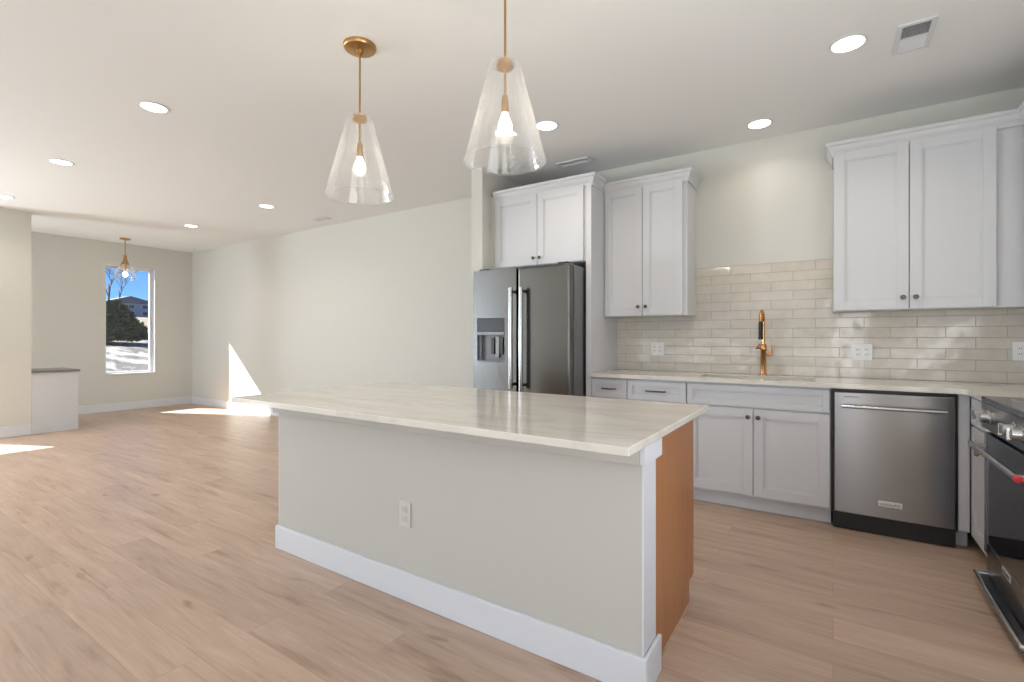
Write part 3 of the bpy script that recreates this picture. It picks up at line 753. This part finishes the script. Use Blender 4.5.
# ------------------------------------------------------------------ recessed lights
def can_light(x, y, label, proto=[None]):
    if proto[0] is None:
        t = thing('recessed_light', label, 'ceiling light', (x, y, ZC))
        MB().lathe([(.076, -.0005), (.092, -.0005), (.092, -.004), (.085, -.007), (.076, -.004)], seg=36, closed=True).build('trim_ring', 'trim', t, smooth=True)
        MB().lathe([(.074, -.0008), (.074, -.0035), (.05, -.0045), (.002, -.005)], seg=32).build('diffuser', 'lens', t, smooth=True)
        proto[0] = t
    else:
        t = copy_tree(proto[0]); t.location = (x, y, ZC); t['label'] = label
    l = light('can_lamp', 'AREA', (x, y, ZC - .012), (0, 0, 0), CAN_POWER * (.28 if y > 4 else 1), (1.0, 0.89, 0.77), shape='DISK', size=.13, spread=2.3)
    return t
cans = [(-3.964, 1.49, 'recessed ceiling light nearest the camera in the left row, topmost of that row'),
        (-5.907, 1.49, 'recessed ceiling light in the middle of the left row'),
        (-7.889, 1.49, 'recessed ceiling light at the left edge, above the pier'),
        (-5.785, 3.36, 'recessed ceiling light near the long wall, right of the farthest one'),
        (-7.708, 3.36, 'recessed ceiling light farthest away, near the end wall corner'),
        (-1.815, 3.25, 'recessed ceiling light just right of the front pendant, before the fridge'),
        (-.462, 4.10, 'recessed ceiling light close to the wall above the faucet'),
        (.069, 3.25, 'largest recessed ceiling light, beside the square air vent')]
for c in cans: can_light(*c)
# ------------------------------------------------------------------ vents
def vent(x, y, lx, ly, label, name='ceiling_vent'):
    t = thing(name, label, 'vent', (x, y, ZC))
    fx, fy = lx / 2, ly / 2; b = .022
    m = MB(); m.box(-fx, fx, -fy, -fy + b, -.010, -.0005).box(-fx, fx, fy - b, fy, -.010, -.0005)
    m.box(-fx, -fx + b, -fy + b, fy - b, -.010, -.0005).box(fx - b, fx, -fy + b, fy - b, -.010, -.0005)
    m.box(-fx + b, fx - b, -.008, .008, -.009, -.0005)
    m.build('vent_frame', 'trim', t, bevel=.002)
    MB().box(-fx + b, fx - b, -fy + b, -.008, -.0025, -.0008).box(-fx + b, fx - b, .008, fy - b, -.0025, -.0008).build('vent_shadow', 'slot', t)
    sl = MB(); y0 = -fy + b + .006
    rotA = Matrix.Rotation(math.radians(38), 3, 'X'); rotB = Matrix.Rotation(math.radians(-38), 3, 'X')
    while y0 < fy - b - .006:
        if abs(y0) > .012: sl.box(-fx + b, fx - b, y0 - .006, y0 + .006, -.0065, -.0055, rotB if y0 > 0 else rotA)
        y0 += .0125
    sl.build('louvre', 'trim', t)
vent(.36, 3.355, .16, .31, 'white louvred ceiling vent beside the largest recessed light, near the right edge')
vent(-1.98, 4.06, .32, .13, 'slim ceiling vent above the fridge cabinet')
vent(-5.77, 4.13, .26, .12, 'small ceiling vent close to the long blank wall')

# ------------------------------------------------------------------ pendants
def pendant(x, y, rodtop, label, top=2.447, bot=2.022, rt=.068, rb=.180, rp=.0055, canopy=.088):
    t = thing('pendant_light', label, 'pendant light', (x, y, ZC))
    z = lambda v: v - ZC
    cn = MB().lathe([(canopy, -.0005), (canopy, -.010), (canopy * .93, -.020), (canopy * .75, -.024), (canopy * .2, -.026), (canopy * .17, -.045), (.008, -.050)], seg=40).build('canopy', 'brass', t, smooth=True)
    MB().tube([(0, 0, -.04), (0, 0, z(top - .16))], rp, 12).build('rod', 'brass', t, smooth=True)
    MB().lathe([(.010, z(top) + .016), (.038, z(top) + .012), (.040, z(top) + .002), (.040, z(top) - .010), (.034, z(top) - .016), (.010, z(top) - .018)], seg=32).build('collar', 'brass', t, smooth=True)
    MB().lathe([(.007, z(top) - .135), (.015, z(top) - .145), (.017, z(top) - .205), (.014, z(top) - .215)], seg=24).build('socket', 'brass', t, smooth=True)
    b0 = z(top) - .216
    bl = MB().lathe([(.013, b0), (.018, b0 - .018), (.029, b0 - .045), (.031, b0 - .063), (.026, b0 - .082), (.013, b0 - .094), (.002, b0 - .097)], seg=24).build('bulb', 'bulb', t, smooth=True)
    th = .003; g = MB(); n = 14; pr = []
    for i in range(n + 1):
        u = i / n; pr.append((rt + (rb - rt) * u, z(top) + (bot - top) * u))
    pr[0] = (rt, z(top))
    prof = [(.0405, z(top)), (rt - .01, z(top) + .001)] + pr
    inner = [(r - th, h) for r, h in reversed(pr)]; inner[-1] = (inner[-1][0], inner[-1][1] - th)
    prof = prof + [(rb + .003, z(bot) - .001), (rb + .003, z(bot) - .006), (rb - th / 2, z(bot) - .008), (rb - th - .003, z(bot) - .006), (rb - th - .003, z(bot) - .001)] + inner + [(.0405, z(top) - th)]
    g.lathe(prof, seg=64, closed=True)
    sh = g.build('glass_shade', 'shade_glass', t, smooth=True)
    l = light('pendant_bulb_lamp', 'POINT', (x, y, ZC + b0 - .055), energy=BULB_POWER, color=(1.0, 0.86, 0.68), shadow_soft_size=.034)
    return t
pendant(-2.182, 1.80, ZC, 'clear glass cone pendant with round brass canopy, left of the two over the island')
pendant(-1.216, 1.80, ZC, 'clear glass cone pendant hanging nearest, right of the two over the island')
# small pendant near the far window: brass cone neck with a glass bell
t = thing('pendant_light', 'small brass pendant with a glass bell in front of the tall window', 'pendant light', (-9.60, 3.21, ZC))
MB().lathe([(.075, -.0005), (.075, -.012), (.06, -.02), (.012, -.024)], seg=28).build('canopy', 'brass', t, smooth=True)
MB().tube([(0, 0, -.02), (0, 0, -.27)], .007, 10).build('rod', 'brass', t, smooth=True)
MB().lathe([(.012, -.265), (.022, -.275), (.026, -.34), (.055, -.42), (.05, -.42)], seg=24).build('neck_cone', 'brass', t, smooth=True)
MB().tube([(0, 0, -.38), (0, 0, -.53)], .018, 14).build('socket', 'brass', t, smooth=True)
MB().lathe([(.015, -.53), (.032, -.56), (.036, -.585), (.028, -.61), (.004, -.622)], seg=20).build('bulb', 'bulb', t, smooth=True)
pr = [(.05, -.40), (.075, -.45), (.115, -.52), (.14, -.60), (.15, -.665)]
MB().lathe(pr + [(r - .004, h) for r, h in reversed(pr)], seg=36, closed=True).build('glass_shade', 'shade_glass', t, smooth=True)
light('pendant_bulb_lamp', 'POINT', (-9.60, 3.21, ZC - .585), energy=3, color=(1.0, .86, .68), shadow_soft_size=.036)

# ------------------------------------------------------------------ outdoors beyond the window
def ground_z(x):
    pts = [(-10.2, -.05), (-12, .22), (-16, .72), (-20, 1.10), (-26, 1.30), (-40, 2.05), (-60, 2.8), (-90, 4.2), (-130, 5.9), (-200, 7.0)]
    for (a, za), (b, zb) in zip(pts, pts[1:]):
        if x <= a and x >= b: return za + (zb - za) * (a - x) / (a - b)
    return pts[-1][1]
bm = bmesh.new(); xs = [-10.36 - .5 * i for i in range(24)] + [-22.5 - 2.0 * i for i in range(10)] + [-43 - 6 * i for i in range(17)]
rows = []
for x in xs:
    row = []
    for j in range(50):
        y = -30 + j * 2.4 if x < -30 else -14 + j * 1.1
        row.append(bm.verts.new((x, y, ground_z(x) + .05 * math.sin(x * 2.1 + y * 1.3) * math.cos(y * .9) + random.uniform(-.02, .02))))
    rows.append(row)
for A, B in zip(rows, rows[1:]):
    for j in range(49): bm.faces.new((A[j], A[j + 1], B[j + 1], B[j]))
m = MB(); m.bm.free(); m.bm = bm
struct('ground', m, 'ground', 'snow patched yard rising to a dry grass hill outside the window', 'ground', smooth=False)

def shrub(loc, rx, ry, h, n, label):
    t = thing('evergreen_shrub', label, 'shrub', loc)
    bm = bmesh.new()
    for i in range(n):
        u = random.random() ** .6; a = random.uniform(0, 2 * PI); z = random.random()
        rr_ = math.sqrt(max(0, 1 - (z * .95) ** 1.6)) * (.75 + .25 * u)
        p = Vector((rx * rr_ * math.cos(a), ry * rr_ * math.sin(a), h * z + .05))
        d = Vector((random.uniform(-1, 1), random.uniform(-1, 1), random.uniform(-.4, 1))).normalized()
        s = Vector((random.uniform(-1, 1), random.uniform(-1, 1), random.uniform(-1, 1))).normalized()
        L = random.uniform(.10, .20); W = L * .35
        q = d.cross(s).normalized()
        v = [bm.verts.new(p - q * W), bm.verts.new(p + d * L), bm.verts.new(p + q * W), bm.verts.new(p - d * L * .4)]
        bm.faces.new(v)
    m = MB(); m.bm.free(); m.bm = bm; m.build('foliage', 'leaf', t)
    core = MB(); core.lathe([(.02, 0.02), (rx * .8, .1), (rx * .86, h * .3), (rx * .7, h * .6), (rx * .4, h * .82), (.05, h * .92)], seg=14).build('inner_branches', 'leaf', t)
    return t
import json
def from_px(u, X):
    a = (u - 512) / 490.0; s, c = math.sin(YAW), math.cos(YAW)
    r = (-s + a * c, c + a * s); k = X / r[0]
    return k * r[1], k
y_, k_ = from_px(108, -20.0); shrub((-20, y_, ground_z(-20)), .72, .9, 1.25, 2600, 'dark evergreen shrub outside, the tallest and leftmost behind the snow')
y_, k_ = from_px(130, -22.4); shrub((-22.4, y_, ground_z(-22.4)), .7, .55, .62, 1800, 'low dark evergreen shrub outside at the lower right of the window')
def tree(x, y, h, label, seed):
    rnd = random.Random(seed); z0 = ground_z(x) - .1; mb = MB()
    def grow(p, d, L, r, lvl):
        q = p + d * L; mid = p + d * L * .5 + Vector((rnd.uniform(-1, 1), rnd.uniform(-1, 1), 0)) * L * .05
        mb.tube([p, mid, q], [r, r * .85, r * .65], 5, caps=False)
        if lvl == 0: return
        for i in range(3):
            nd = (d + Vector((rnd.uniform(-.75, .75), rnd.uniform(-.75, .75), rnd.uniform(-.1, .5)))).normalized()
            grow(p + d * L * rnd.uniform(.55, 1.0), nd, L * rnd.uniform(.55, .75), r * .6, lvl - 1)
    grow(Vector((0, 0, 0)), Vector((0, 0, 1)), h * .34, .045, 6)
    o = mb.build('bare_tree', 'bark', None, (x, y, z0)); return tag(o, label, 'tree')
y_, k_ = from_px(109, -32); tree(-32, y_, 7.5, 'bare winter tree seen at the left side of the window', 3)
y_, k_ = from_px(119, -42); tree(-42, y_, 7.5, 'bare winter tree farther back, before the blue house', 8)
y_, _ = from_px(133, -130)
t = thing('house', 'distant blue grey two storey house on the hill outside the window', 'house', (-130, y_, ground_z(-130) - .2))
MB().box(-5, 0, -4.6, 4.0, 0, 3.4).build('house_wall', 'siding', t)
MB().prism([(-5.2, 3.4), (-.6, 4.8), (4.6, 3.4), (4.4, 3.25), (-5.0, 3.25)], 'x', -5.4, .5).build('roof', 'roof', t)
for yy in (-3.4, -.9, 1.6):
    for zz in (.5, 2.0):
        f = MB().box(.0, .08, yy, yy + 1.3, zz, zz + 1.0).build('window_frame', 'siding_white', t)
        MB().box(.081, .10, yy + .15, yy + 1.15, zz + .12, zz + .88).build('window_pane', 'win_dark', f)

# repeats share a group
for pre, grp in (('recessed_light', 'recessed ceiling lights'), ('wall_outlet', 'outlet plates on the tile backsplash'), ('base_cabinet', 'white base cabinets under the long counter'),
                 ('upper_cabinet', 'white upper cabinets'), ('evergreen_shrub', 'evergreen shrubs outside the window'), ('bare_tree', 'bare trees outside the window'), ('ceiling_vent', 'air vents in the ceiling')):
    for o in bpy.data.objects:
        if o.parent is None and o.name.split('.')[0] == pre: o['group'] = grp
for o in bpy.data.objects:
    if o.parent is None and o.name.split('.')[0] == 'pendant_light' and 'island' in o['label']: o['group'] = 'glass cone pendants over the island'
